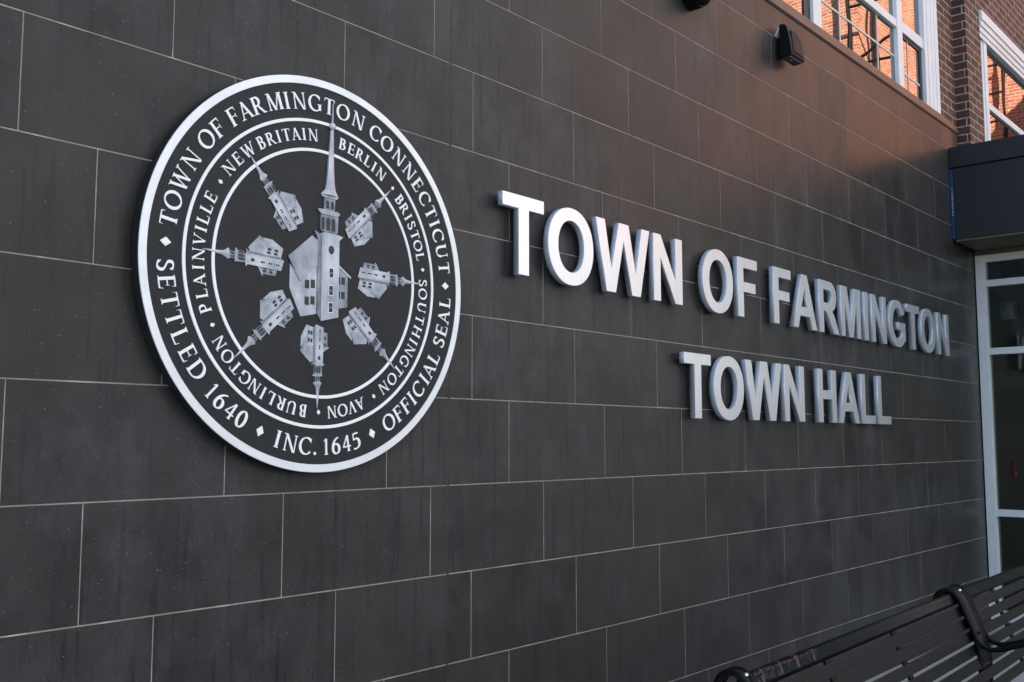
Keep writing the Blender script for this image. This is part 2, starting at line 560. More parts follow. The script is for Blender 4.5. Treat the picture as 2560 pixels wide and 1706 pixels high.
# ------------------------------------------------------------------ brick building above and behind
BH = 11.0
bld = tag(empty('brick_building', (0, 0, 0)), 'dark red brick town hall wall with white framed windows above the tiles', 'building')
WY = 0.031
bm = bmesh.new()
add_box(bm, -6.5, -4.005, WY, 0.45, 0, 3.7)                       # beyond the tiled wall; unseen end cut short so sun reaches the ground
add_box(bm, -6.5, 3.30, WY, 0.45, 3.7, BH)
add_box(bm, 7.02, 7.42, WY, 0.45, 3.5, BH)
add_box(bm, 3.30, 7.02, WY, 0.45, 5.75, BH)
from_bm('brick_wall', bm, M['brick_x'], bld)
bm = bmesh.new()                                               # forward section over the entrance
PY = -0.075
add_box(bm, 7.421, 7.80, PY, 0.45, 3.45, BH)
add_box(bm, 7.80, 9.90, PY, 0.45, 5.085, BH)
add_box(bm, 9.90, 21.0, PY, 0.45, 3.45, BH)
o = from_bm('brick_bay', bm, M['brick_x'], bld)
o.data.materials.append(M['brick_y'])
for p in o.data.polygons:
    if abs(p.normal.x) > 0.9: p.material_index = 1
box('roof', -6.5, 21.0, 0.10, 12.0, BH, BH + 0.25, M['roof'], bld)
box('backing_wall', -6.5, 21.0, 0.46, 0.60, 0, BH - 0.001, M['lobby'], bld)


def window(name_parent, parts):
    w = empty('window', (0, 0, 0), bld)
    return w


# first window: wide fixed light between two narrow ones, cut off below by the coping
w1 = empty('window', (0, 0, 0), bld)
GY = 0.070
bm = bmesh.new()
for x0, x1 in ((3.30, 3.42), (4.74, 4.862), (6.185, 6.285)): add_box(bm, x0, x1, 0.040, 0.12, 3.75, 5.75, 0.004)
add_box(bm, 3.42, 4.74, 0.042, 0.12, 5.66, 5.75); add_box(bm, 4.862, 6.185, 0.042, 0.12, 5.66, 5.75); add_box(bm, 6.285, 6.74, 0.042, 0.12, 5.66, 5.75)
from_bm('mullion_frame', bm, M['white_paint'], w1)
bm = bmesh.new()                                               # stepped brick mould on the right
for x0, x1, y in ((6.74, 6.80, 0.034), (6.80, 6.885, 0.029), (6.885, 6.945, 0.026), (6.945, 7.018, 0.022)): add_box(bm, x0, x1, y, 0.12, 3.75, 5.748)
from_bm('brick_mould', bm, M['white_paint'], w1)
bm = bmesh.new()
add_box(bm, 4.862, 6.185, 0.046, 0.075, 4.452, 4.512, 0.003)
add_box(bm, 6.285, 6.74, 0.046, 0.075, 4.452, 4.535, 0.003)
from_bm('meeting_rail', bm, M['white_paint'], w1)
bm = bmesh.new()
add_box(bm, 6.695, 6.737, 0.062, 0.085, 3.75, 4.45)
add_box(bm, 6.287, 6.6952, 0.0622, 0.085, 4.425, 4.4515)
from_bm('sash_seal', bm, M['sash_dark'], w1)
box('sash_seal', 4.655, 4.738, 0.062, 0.085, 3.75, 4.45, M['sash_dark'], w1)
for x0, x1, z0, z1 in ((3.42, 4.74, 3.75, 5.66), (4.862, 6.185, 4.512, 5.66), (4.862, 6.185, 3.75, 4.452), (6.285, 6.74, 4.535, 5.66), (6.285, 6.74, 3.75, 4.452)):
    box('pane', x0, x1, GY, GY + 0.012, z0, z1, M['pane'], w1)
bm = bmesh.new()
for x in (5.203, 5.856): add_box(bm, x - 0.007, x + 0.007, GY - 0.004, GY - 0.0005, 3.75, 4.452)
add_box(bm, 4.864, 5.195, GY - 0.0035, GY - 0.0006, 4.228, 4.242)
add_box(bm, 5.211, 5.848, GY - 0.0035, GY - 0.0006, 4.228, 4.242)
add_box(bm, 5.864, 6.183, GY - 0.0035, GY - 0.0006, 4.228, 4.242)
add_box(bm, 6.445, 6.458, GY - 0.004, GY - 0.0005, 3.75, 4.424)
add_box(bm, 6.288, 6.444, GY - 0.0035, GY - 0.0006, 4.148, 4.162)
add_box(bm, 6.459, 6.694, GY - 0.0035, GY - 0.0006, 4.148, 4.162)
from_bm('muntin', bm, M['muntin'], w1)

# second window in the forward brick bay, over the canopy
w2 = empty('window', (0, 0, 0), bld)
bm = bmesh.new()
for z0, z1, y in ((5.005, 5.083, -0.098), (4.955, 5.005, -0.088), (4.905, 4.955, -0.078), (4.862, 4.905, -0.070)): add_box(bm, 7.802, 9.898, y, 0.0, z0, z1)
from_bm('head_trim', bm, M['white_paint'], w2)
bm = bmesh.new()
for x0, x1, y in ((7.905, 7.955, -0.052), (7.955, 8.040, -0.060)): add_box(bm, x0, x1, y, 0.0, 3.46, 4.862)
from_bm('jamb', bm, M['white_paint'], w2)
box('jamb', 9.66, 9.80, -0.06, 0.0, 3.46, 4.862, M['white_paint'], w2)
box('meeting_rail', 8.040, 9.66, -0.050, -0.02, 4.295, 4.352, M['white_paint'], w2, 0.003)
box('sash_seal', 7.802, 7.904, -0.030, 0.0, 3.46, 4.30, M['sash_dark'], w2)
for x0, x1, z0, z1 in ((7.802, 7.904, 4.302, 4.80), (8.040, 9.66, 3.46, 4.295), (8.040, 9.66, 4.352, 4.861)):
    box('pane', x0, x1, -0.028, -0.016, z0, z1, M['pane'], w2)

# ------------------------------------------------------------------ canopy and glazed entrance
can = tag(empty('entrance_canopy', (0, 0, 0)), 'dark grey metal canopy box over the glazed entrance, blue film on its edge', 'canopy')
CX, CE = 7.090, -2.35
bm = bmesh.new()
add_box(bm, CX - 0.012, 7.60, CE, -0.002, 3.572, 3.735, 0.003)
add_box(bm, 7.601, 12.2, CE, -0.079, 3.572, 3.735, 0.003)
from_bm('fascia_cap', bm, M['panel'], can)
box('fascia_panel', CX, 12.19, CE + 0.01, -0.0255, 3.001, 3.5665, M['panel'], can, 0.003)
bm = bmesh.new()
for y0, y1 in ((-0.0255, -0.33), (-0.334, -1.3), (-1.304, CE + 0.02)): add_box(bm, CX + 0.006, 7.62, y1, y0, 2.985, 2.9995)
from_bm('soffit', bm, M['soffit'], can)
box('blue_film', CX - 0.004, CX + 0.03, -0.0250, -0.0030, 3.006, 3.562, M['blue'], can)
bm = bmesh.new()
zz = 3.19
for k in range(9):
    hgt = random.uniform(0.012, 0.024)
    add_box(bm, CX - 0.0065, CX - 0.0045, -0.0205 + random.uniform(-.002, .002), -0.0085, zz, zz + hgt)
    zz += hgt + random.uniform(0.004, 0.012)
from_bm('film_print', bm, M['film_print'], can)

ent = tag(empty('glazed_entrance', (0, 0, 0)), 'pale aluminium framed glass entrance wall under the dark canopy', 'glass wall')
SX = 7.620
bm = bmesh.new(); add_box(bm, SX, SX + 0.10, -0.078, -0.004, 0.02, 2.946, 0.003); from_bm('jamb', bm, M['frame_alu'], ent)
box('jamb', SX, SX + 0.10, -2.20, -2.12, 0.02, 2.946, M['frame_alu'], ent, 0.003)
box('mullion', SX, SX + 0.10, -1.13, -1.07, 0.10, 2.900, M['frame_alu'], ent, 0.003)
for nm, z0, z1 in (('header', 2.888, 2.946), ('transom', 2.686, 2.738), ('transom', 2.131, 2.183), ('transom', 0.840, 0.893), ('sill', 0.02, 0.10)):
    bm = bmesh.new()
    add_box(bm, SX + 0.002, SX + 0.098, -1.0695, -0.0785, z0, z1); add_box(bm, SX + 0.002, SX + 0.098, -2.1195, -1.1305, z0, z1)
    from_bm(nm, bm, M['frame_alu'], ent)
for z0, z1 in ((2.738, 2.888), (2.183, 2.686), (0.893, 2.131), (0.10, 0.840)):
    for y0, y1 in ((-1.0695, -0.0785), (-2.1195, -1.1305)):
        box('pane', SX + 0.055, SX + 0.063, y0, y1, z0, z1, M['clear'], ent)
bm = bmesh.new()  # unseen glazed front, added to let daylight into the lobby
for x in (8.70, 9.80, 10.90, 12.10): add_box(bm, x, x + 0.06, -2.198, -2.122, 0.02, 2.94)
add_box(bm, SX + 0.1005, 12.16, -2.197, -2.123, 2.9405, 2.946); add_box(bm, SX + 0.1005, 12.16, -2.197, -2.123, 0.0, 0.0195)
from_bm('added_front_mullions', bm, M['frame_alu'], ent)
for x in (7.7205, 8.761, 9.861, 10.961): box('pane', x, x + (0.979 if x < 8 else 1.038), -2.164, -2.156, 0.021, 2.939, M['clear'], ent)
box('head_panel', SX + 0.002, 12.18, -2.20, -0.004, 2.9475, 2.984, M['soffit'], ent)

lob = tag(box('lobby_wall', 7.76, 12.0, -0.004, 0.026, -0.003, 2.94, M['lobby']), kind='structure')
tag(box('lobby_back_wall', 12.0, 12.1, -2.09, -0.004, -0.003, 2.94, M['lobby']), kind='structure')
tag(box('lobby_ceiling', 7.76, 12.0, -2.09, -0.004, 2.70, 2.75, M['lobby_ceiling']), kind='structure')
# things seen through the glass
hl = tag(empty('wall_speaker', (8.36, -0.0045, 2.565)), 'round pale wall unit behind the upper pane of the entrance', 'wall unit')
bm = bmesh.new()
bmesh.ops.create_cone(bm, cap_ends=True, segments=40, radius1=0.085, radius2=0.075, depth=0.10, matrix=Matrix.Translation((0, -0.05, 0)) @ Matrix.Rotation(R(90), 4, 'X'))
from_bm('housing', bm, M['offwhite'], hl, True)
bm = bmesh.new()
bmesh.ops.create_cone(bm, cap_ends=True, segments=32, radius1=0.060, radius2=0.052, depth=0.03, matrix=Matrix.Translation((0, -0.113, 0)) @ Matrix.Rotation(R(90), 4, 'X'))
from_bm('front_grille', bm, M['black_metal'], hl)
al = tag(empty('alarm_box', (8.37, -0.0045, 1.12)), 'small red box on the dark lobby wall behind the glass', 'alarm box')
box('case', -0.03, 0.05, -0.035, 0, 0.0, 0.14, M['red'], al, 0.006)
box('label_plate', -0.02, 0.04, -0.0375, -0.0345, 0.03, 0.05, M['offwhite'], al)

# ------------------------------------------------------------------ raised letters
def ell(cx, cz, rx, rz, a0, a1, n=28, p=2.12):
    out = []
    for k in range(n + 1):
        a = R(a0 + (a1 - a0) * k / n)
        c, s = math.cos(a), math.sin(a)
        out.append((cx + rx * math.copysign(abs(c) ** (2 / p), c), cz + rz * math.copysign(abs(s) ** (2 / p), s)))
    return out


SANS = {
    'T': (1251, [[(478, 0), (774, 0), (774, 1218), (1209, 1218), (1209, 1466), (43, 1466), (43, 1218), (478, 1218)]]),
    'O': (1593, [ell(797, 733, 711, 758, 0, 360, 64)[:-1], ell(797, 733, 406, 506, 360, 0, 56)[:-1]]),
    'W': (1933, [[(357, 0), (678, 0), (969, 1096), (1261, 0), (1575, 0), (1931, 1466), (1633, 1466), (1408, 442), (1151, 1466), (799, 1466), (531, 459), (310, 1466), (7, 1466)]]),
    'N': (1479, [[(150, 0), (425, 0), (425, 956), (1016, 0), (1313, 0), (1313, 1466), (1038, 1466), (1038, 487), (438, 1466), (150, 1466)]]),
    'F': (1251, [[(151, 0), (447, 0), (447, 623), (1059, 623), (1059, 871), (447, 871), (447, 1218), (1156, 1218), (1156, 1466), (151, 1466)]]),
    'A': (1479, [[(0, 0), (314, 0), (435, 333), (1021, 333), (1149, 0), (1471, 0), (884, 1466), (571, 1466)], [(526, 580), (724, 1124), (926, 580)]]),
    'R': (1479, [[(150, 0), (446, 0), (446, 612), (506, 612), (600, 600), (668, 568), (730, 506), (822, 380), (1118, 0), (1472, 0), (1293, 286), (1190, 446), (1110, 546), (1010, 627)]
                 + ell(900, 1045, 408, 421, -62, 0, 10)[1:] + ell(850, 1046, 458, 420, 0, 90, 16)[1:] + [(773, 1466), (150, 1466)],
                 [(446, 846), (446, 1218), (697, 1218)] + ell(800, 1034, 206, 184, 80, -80, 14) + [(660, 846)]]),
    'M': (1706, [[(145, 0), (420, 0), (420, 1154), (710, 0), (995, 0), (1286, 1154), (1286, 0), (1561, 0), (1561, 1466), (1117, 1466), (854, 466), (588, 1466), (145, 1466)]]),
    'I': (569, [[(140, 0), (436, 0), (436, 1466), (140, 1466)]]),
    'G': (1593, [[(831, 539), (831, 786), (1469, 786), (1469, 202)] + ell(835, 733, 750, 758, -38, -180, 30)[1:] + ell(800, 733, 715, 758, 180, 27, 34)[1:]
                 + [(1154, 1000)] + ell(790, 733, 400, 505, 42, 180, 26)[1:] + ell(820, 733, 430, 505, 180, 308, 24)[1:] + [(1171, 353), (1171, 539)]]),
    'H': (1479, [[(150, 0), (446, 0), (446, 641), (1043, 641), (1043, 0), (1339, 0), (1339, 1466), (1043, 1466), (1043, 889), (446, 889), (446, 1466), (150, 1466)]]),
    'L': (1251, [[(157, 0), (1190, 0), (1190, 247), (453, 247), (453, 1466), (157, 1466)]]),
}
PINS = {'T': [(110, 1340), (626, 120), (626, 700)], 'O': [(230, 1050), (300, 300), (1340, 430), (1300, 1060)], 'W': [(180, 1330), (515, 130), (1418, 130), (1780, 1330), (975, 1300)],
        'N': [(280, 1330), (290, 130), (1180, 1330), (1175, 130)], 'F': [(290, 1330), (290, 130), (1050, 1340)], 'A': [(650, 1250), (170, 150), (1310, 150)],
        'R': [(290, 1330), (290, 130), (1250, 130), (1180, 1050)], 'M': [(280, 1300), (280, 130), (1420, 1300), (1420, 130)], 'I': [(288, 1330), (288, 130)],
        'G': [(230, 1050), (300, 300), (1330, 650)], 'H': [(290, 1330), (290, 130), (1190, 1330), (1190, 130)], 'L': [(300, 1330), (300, 700), (300, 130), (1080, 125)]}
ORD = ['first', 'second', 'third', 'fourth', 'fifth', 'sixth', 'seventh', 'eighth', 'ninth', 'tenth']
THICK, STAND = 0.026, 0.022
cache, pin_me = {}, None
bm = bmesh.new(); add_tube(bm, [(0, -STAND - 0.004, 0), (0, 0.003, 0)], 0.0034, 8)
bmesh.ops.recalc_face_normals(bm, faces=bm.faces[:])
pin_me = bpy.data.meshes.new('mounting_pin'); bm.to_mesh(pin_me); bm.free(); pin_me.materials.append(M['pin'])


def raised_line(text, x, z, k, row, gap):
    for word in text.split():
        for i, ch in enumerate(word):
            adv, loops = SANS[ch]
            lab = 'raised silver letter %s, %s letter of %s on the %s line of wall lettering' % (ch, ORD[i], word, row)
            if word == 'TOWN': lab = 'raised silver letter %s, %s letter of TOWN %s' % (ch, ORD[i], 'OF FARMINGTON' if row == 'upper' else 'HALL')
            t = tag(empty('raised_letter', (x, 0, z)), lab, 'letter', 'raised letters on the tiled wall')
            if (ch, k) not in cache:
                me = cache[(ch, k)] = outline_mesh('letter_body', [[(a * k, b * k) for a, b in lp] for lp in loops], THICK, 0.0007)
                me.materials.append(M['steel']); me.materials.append(M['edge_sky_tint'])
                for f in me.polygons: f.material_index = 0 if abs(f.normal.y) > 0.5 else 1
            b = obj('letter_body', cache[(ch, k)], M['steel'], t)
            b.location = (0, -STAND, 0)
            for px, pz in PINS[ch]:
                p = obj('mounting_pin', pin_me, None, t)
                p.location = (px * k, 0, pz * k)
            x += adv * k
        x += 569 * k + gap


K = 0.3062 / 1466
raised_line('TOWN OF FARMINGTON', 1.741 - 43 * K, 2.0665, K, 'upper', 0.012)
raised_line('TOWN HALL', 3.006 - 43 * K, 1.5435, K, 'lower', -0.004)

# ------------------------------------------------------------------ town seal
SC = Vector((0.909, 0.0, 1.953))
seal = tag(empty('town_seal', SC), 'large round black and silver town seal with churches ringed by lettering', 'seal')
ring_mesh('backing_disc', 0, 0.6105, -0.016, -0.0455, M['seal_black'], seal, 0.001)
ring_mesh('outer_rim', 0.5850, 0.6088, -0.0453, -0.0485, M['seal_rim'], seal, 0.0008)
DX = -0.004
for r0, r1 in ((0.4675, 0.4775), (0.3765, 0.3865)):
    o = ring_mesh('silver_ring', r0, r1, -0.0454, -0.0490, M['seal_letter'], seal, 0.001)
    o.location = (DX, 0, 0)

TT, TH = 0.178, 0.074                                          # thick and thin of the roman capitals


def bezier(p0, p1, p2, p3, n=12):
    return [tuple(p0[i] * (1 - u) ** 3 + 3 * p1[i] * u * (1 - u) ** 2 + 3 * p2[i] * u * u * (1 - u) + p3[i] * u ** 3 for i in (0, 1)) for u in (k / n for k in range(n + 1))]


def arc(cx, cz, rx, rz, a0, a1, n=26):
    return [(cx + rx * math.cos(R(a0 + (a1 - a0) * k / n)), cz + rz * math.sin(R(a0 + (a1 - a0) * k / n))) for k in range(n + 1)]


def nib(pts, thick=TT, thin=TH, tilt=14, closed=False):
    """outline swept by a broad nib along a centre line: upright parts thick, level parts thin"""
    ax = Vector((math.cos(R(tilt)), math.sin(R(tilt)))); bx = Vector((-ax.y, ax.x))
    P = [Vector(p) for p in pts]
    L, Rr = [], []
    n = len(P)
    for i, p in enumerate(P):
        if closed: d = P[(i + 1) % n] - P[i - 1]
        else: d = P[min(i + 1, n - 1)] - P[max(i - 1, 0)]
        d.normalize(); nn = Vector((-d.y, d.x))
        w = math.sqrt((thick / 2 * nn.dot(ax)) ** 2 + (thin / 2 * nn.dot(bx)) ** 2)
        L.append(tuple(p + nn * w)); Rr.append(tuple(p - nn * w))
    return [L, Rr[::-1]] if closed else [L + Rr[::-1]]


def stem(x, z0=0.0, z1=1.0, bot=True, top=True, w=TT, s=0.075, lt=True, rt=True):
    h, e, br = w / 2, 0.030, 0.085
    pts = []
    def foot(z, sgn):
        l, r = (s if lt else 0), (s if rt else 0)
        return [(x - h, z + sgn * br), (x - h - l * .35, z + sgn * (e + .012)), (x - h - l, z + sgn * e), (x - h - l, z), (x + h + r, z), (x + h + r, z + sgn * e), (x + h + r * .35, z + sgn * (e + .012)), (x + h, z + sgn * br)]
    pts += foot(z0, 1) if bot else [(x - h, z0), (x + h, z0)]
    pts += foot(z1, -1)[::-1] if top else [(x + h, z1), (x - h, z1)]
    return [[pts]]


def bar(x0, x1, z, h=TH): return [[[(x0, z - h / 2), (x1, z - h / 2), (x1, z + h / 2), (x0, z + h / 2)]]]
def diag(x0, z0, x1, z1, w): return [[[(x0 - w / 2, z0), (x0 + w / 2, z0), (x1 + w / 2, z1), (x1 - w / 2, z1)]]]
def serif(x0, x1, z, up=True):
    d = 0.030 if up else -0.030
    m = (x0 + x1) / 2
    return [[[(x0, z), (x1, z), (x1, z + d), (m + .05, z + d * 2.1), (m - .05, z + d * 2.1), (x0, z + d)]]]
def beak(x, z, dz, dx=0.045): return [[[(x - dx, z), (x, z), (x + 0.012, z + dz), (x - 0.012, z + dz)]]]
def nb(pts, **k): return [nib(pts, **k)]
def ring(cx, cz, rx, rz, **k): return [nib(arc(cx, cz, rx, rz, 0, 360, 56)[:-1], closed=True, **k)]


def roman(ch):
    if ch == 'A': return diag(.15, 0, .47, 1.01, .07) + diag(.44, 1.01, .84, 0, .165) + bar(.25, .70, .335, .05) + serif(0, .29, 0) + serif(.69, 1.0, 0)
    if ch == 'B': return stem(.15, rt=False) + nb([(.14, .972), (.30, .972)] + arc(.33, .75, .20, .222, 85, -85) + [(.15, .528)]) + nb([(.15, .525), (.32, .525)] + arc(.36, .277, .24, .248, 85, -85) + [(.14, .029)])
    if ch == 'C': return nb(arc(.52, .5, .445, .485, 42, 318, 40)) + beak(.865, .70, .24) + beak(.865, .22, -.10, .03)
    if ch == 'D': return stem(.15, rt=False) + nb([(.14, .972), (.36, .972)] + arc(.42, .5, .47, .472, 88, -88, 34) + [(.36, .028), (.14, .028)])
    if ch == 'E': return stem(.15, rt=False) + bar(.14, .63, .972) + bar(.15, .54, .52, .05) + bar(.14, .68, .028) + beak(.62, .96, -.17) + beak(.545, .52, .12, .03) + beak(.545, .52, -.12, .03) + beak(.685, .03, .20)
    if ch == 'F': return stem(.15) + bar(.14, .64, .972) + bar(.15, .54, .51, .05) + beak(.63, .96, -.19) + beak(.545, .51, .12, .03) + beak(.545, .51, -.12, .03)
    if ch == 'G': return nb(arc(.53, .5, .455, .485, 42, 322, 40)) + beak(.875, .70, .24) + stem(.865, .06, .44, False, True, s=.065)
    if ch == 'H': return stem(.15) + stem(.87) + bar(.16, .86, .52, .05)
    if ch == 'I': return stem(.15)
    if ch == 'L': return stem(.15) + bar(.14, .66, .028) + beak(.67, .03, .23)
    if ch == 'M': return stem(.17, w=.07, top=False, s=.085) + diag(.20, 1, .57, 0, .155) + diag(.57, 0, .95, 1, .065) + stem(1.0, s=.075) + serif(.03, .22, 1, False)
    if ch == 'N': return stem(.17, w=.068, top=False, s=.085) + diag(.17, 1, .83, -.03, .165) + stem(.87, w=.068, bot=False, s=.085) + serif(.0, .20, 1, False)
    if ch == 'O': return ring(.53, .5, .455, .485)
    if ch == 'P': return stem(.15) + nb([(.14, .972), (.34, .972)] + arc(.37, .715, .23, .257, 85, -100) + [(.24, .462)])
    if ch == 'R': return stem(.15) + nb([(.14, .972), (.32, .972)] + arc(.35, .735, .22, .237, 85, -95) + [(.15, .50)]) + diag(.36, .52, .76, 0, .16) + serif(.64, .92, 0)
    if ch == 'S': return nb(bezier((.52, .82), (.46, 1.0), (.08, 1.04), (.09, .74)) + bezier((.09, .74), (.10, .52), (.55, .52), (.55, .26))[1:] + bezier((.55, .26), (.55, -.06), (.14, -.04), (.08, .17))[1:], tilt=-12) + beak(.54, .74, .22) + beak(.06, .26, -.22)
    if ch == 'T': return stem(.42, top=False) + bar(.05, .79, .970, .062) + beak(.03, .985, -.21, -.045) + beak(.81, .985, -.21)
    if ch == 'U': return stem(.15, z0=.30, bot=False) + nb([(.15, .34)] + bezier((.15, .34), (.15, -.10), (.79, -.10), (.80, .36), 20)) + stem(.80, z0=.34, bot=False, w=.062, s=.085)
    if ch == 'V': return diag(.16, 1, .47, -.01, .165) + diag(.45, -.01, .80, 1, .065) + serif(0, .32, 1, False) + serif(.66, .95, 1, False)
    if ch == 'W': return diag(.15, 1, .42, -.01, .155) + diag(.40, -.01, .68, .95, .065) + diag(.64, 1, .92, -.01, .155) + diag(.90, -.01, 1.20, 1, .065) + serif(0, .30, 1, False) + serif(.50, .78, 1, False) + serif(1.07, 1.34, 1, False)
    if ch == '0': return ring(.34, .49, .265, .475)
    if ch == '1': return stem(.24, top=False, w=.13, z1=.97) + diag(.08, .80, .22, .97, .07)
    if ch == '4': return stem(.46, top=False, w=.13, z1=.98, s=.05) + bar(.02, .66, .30, .075) + diag(.04, .30, .44, .97, .08)
    if ch == '5': return bar(.16, .56, .935, .09) + diag(.12, .56, .17, .93, .065) + nb(bezier((.12, .56), (.40, .72), (.58, .52), (.56, .32)) + bezier((.56, .32), (.54, .0), (.20, -.04), (.05, .04))[1:])
    if ch == '6': return ring(.35, .30, .25, .29) + nb(bezier((.56, .97), (.30, .90), (.10, .66), (.10, .28), 14))
    if ch == '.': return [[arc(.1, .09, .095, .095, 0, 360, 20)[:-1]]]


glyphs = {}


def glyph(ch):
    """serif capital, cap height 1, centred, standing in x-z; overlapping strokes lie a hair apart in depth"""
    if ch in glyphs: return glyphs[ch]
    strokes = roman(ch)
    bm = bmesh.new()
    for k, loops in enumerate(strokes):
        me = outline_mesh('stroke', loops, 0.06 + 0.006 * k)
        bm.from_mesh(me)
        bpy.data.meshes.remove(me)
    xs = [v.co.x for v in bm.verts]
    cx = (min(xs) + max(xs)) / 2
    for v in bm.verts: v.co.x -= cx; v.co.z -= 0.5
    me = bpy.data.meshes.new('letter')
    bm.to_mesh(me); bm.free()
    me.materials.append(M['seal_letter'])
    glyphs[ch] = me
    return me


def arc_word(words, letters, rad, cap, inward=False):
    w = empty('inscription', (DX if cap < 0.045 else 0, -0.0454, 0), seal)
    w['label'] = 'silver serif lettering reading ' + words
    for ch, ang in letters:
        a = R(ang)
        o = obj('letter', glyph(ch), None, w)
        rr = rad - (cap * 0.0 if ch != '.' else 0)
        o.location = (rr * math.sin(a), 0, rr * math.cos(a))
        o.rotation_euler = (0, a if not inward else a + math.pi, 0)
        o.scale = (cap * 0.97, 0.05, cap)


OUT, IN = (0.5315, 0.0505), (0.4285, 0.0365)
arc_word('TOWN OF FARMINGTON CONNECTICUT', [('T', 279.0), ('O', 284.9), ('W', 292.0), ('N', 299.3), ('O', 308.2), ('F', 313.8), ('F', 321.0), ('A', 326.3), ('R', 331.9), ('M', 338.6), ('I', 343.6), ('N', 348.6), ('G', 355.2), ('T', 1.2), ('O', 7.3), ('N', 14.1), ('C', 22.4), ('O', 28.6), ('N', 35.3), ('N', 42.0), ('E', 47.9), ('C', 53.7), ('T', 59.5), ('I', 63.8), ('C', 68.4), ('U', 74.4), ('T', 80.8)], *OUT)
arc_word('SETTLED 1640', [('S', 265.2), ('E', 260.4), ('T', 255.0), ('T', 249.6), ('L', 244.2), ('E', 238.8), ('D', 232.9), ('1', 225.2), ('6', 220.9), ('4', 216.3), ('0', 211.7)], *OUT, True)
arc_word('INC. 1645', [('I', 196.9), ('N', 192.0), ('C', 186.0), ('.', 182.0), ('1', 177.6), ('6', 173.4), ('4', 168.9), ('5', 164.6)], *OUT, True)
arc_word('OFFICIAL SEAL', [('O', 148.5), ('F', 143.2), ('F', 138.6), ('I', 134.6), ('C', 130.1), ('I', 125.2), ('A', 121.0), ('L', 115.9), ('S', 109.2), ('E', 104.6), ('A', 99.3), ('L', 93.9)], *OUT, True)
arc_word('PLAINVILLE', [('P', 249.7), ('L', 255.2), ('A', 260.3), ('I', 265.0), ('N', 269.8), ('V', 275.4), ('I', 279.6), ('L', 283.6), ('L', 288.1), ('E', 292.9)], *IN)
arc_word('NEW BRITAIN', [('N', 307.5), ('E', 313.4), ('W', 319.8), ('B', 326.9), ('R', 332.2), ('I', 336.2), ('T', 340.3), ('A', 345.2), ('I', 349.3), ('N', 353.9)], *IN)
arc_word('BERLIN', [('B', 9.5), ('E', 14.5), ('R', 19.5), ('L', 24.3), ('I', 28.3), ('N', 33.0)], *IN)
arc_word('BRISTOL', [('B', 47.6), ('R', 52.4), ('I', 56.6), ('S', 60.6), ('T', 65.2), ('O', 70.2), ('L', 75.3)], *IN)
arc_word('SOUTHINGTON', [('S', 87.4), ('O', 92.4), ('U', 98.6), ('T', 104.5), ('H', 110.3), ('I', 115.4), ('N', 119.9), ('G', 125.9), ('T', 131.4), ('O', 136.9), ('N', 143.0)], *IN)
arc_word('AVON', [('A', 158.3), ('V', 162.9), ('O', 168.0), ('N', 173.6)], *IN)
arc_word('BURLINGTON', [('B', 188.4), ('U', 194.1), ('R', 199.7), ('L', 204.5), ('I', 208.6), ('N', 213.2), ('G', 218.7), ('T', 224.2), ('O', 229.7), ('N', 235.6)], *IN)


def diamond(ang, rad, s):
    a = R(ang)
    me = outline_mesh('diamond', [[(0, s), (s * 0.78, 0), (0, -s), (-s * 0.78, 0)]], 0.0035)
    o = obj('diamond', me, M['seal_letter'], seal)
    o.location = (rad * math.sin(a), -0.0450, rad * math.cos(a))
    o.rotation_euler = (0, a, 0)


for a in (272.2, 204.0, 157.2, 87.6): diamond(a, 0.532, 0.0165)
for a in (300.4, 243.2, 41.2, 81.2, 150.4, 181.1): diamond(a, 0.4275, 0.0082)

# churches in relief
F0 = -0.0454


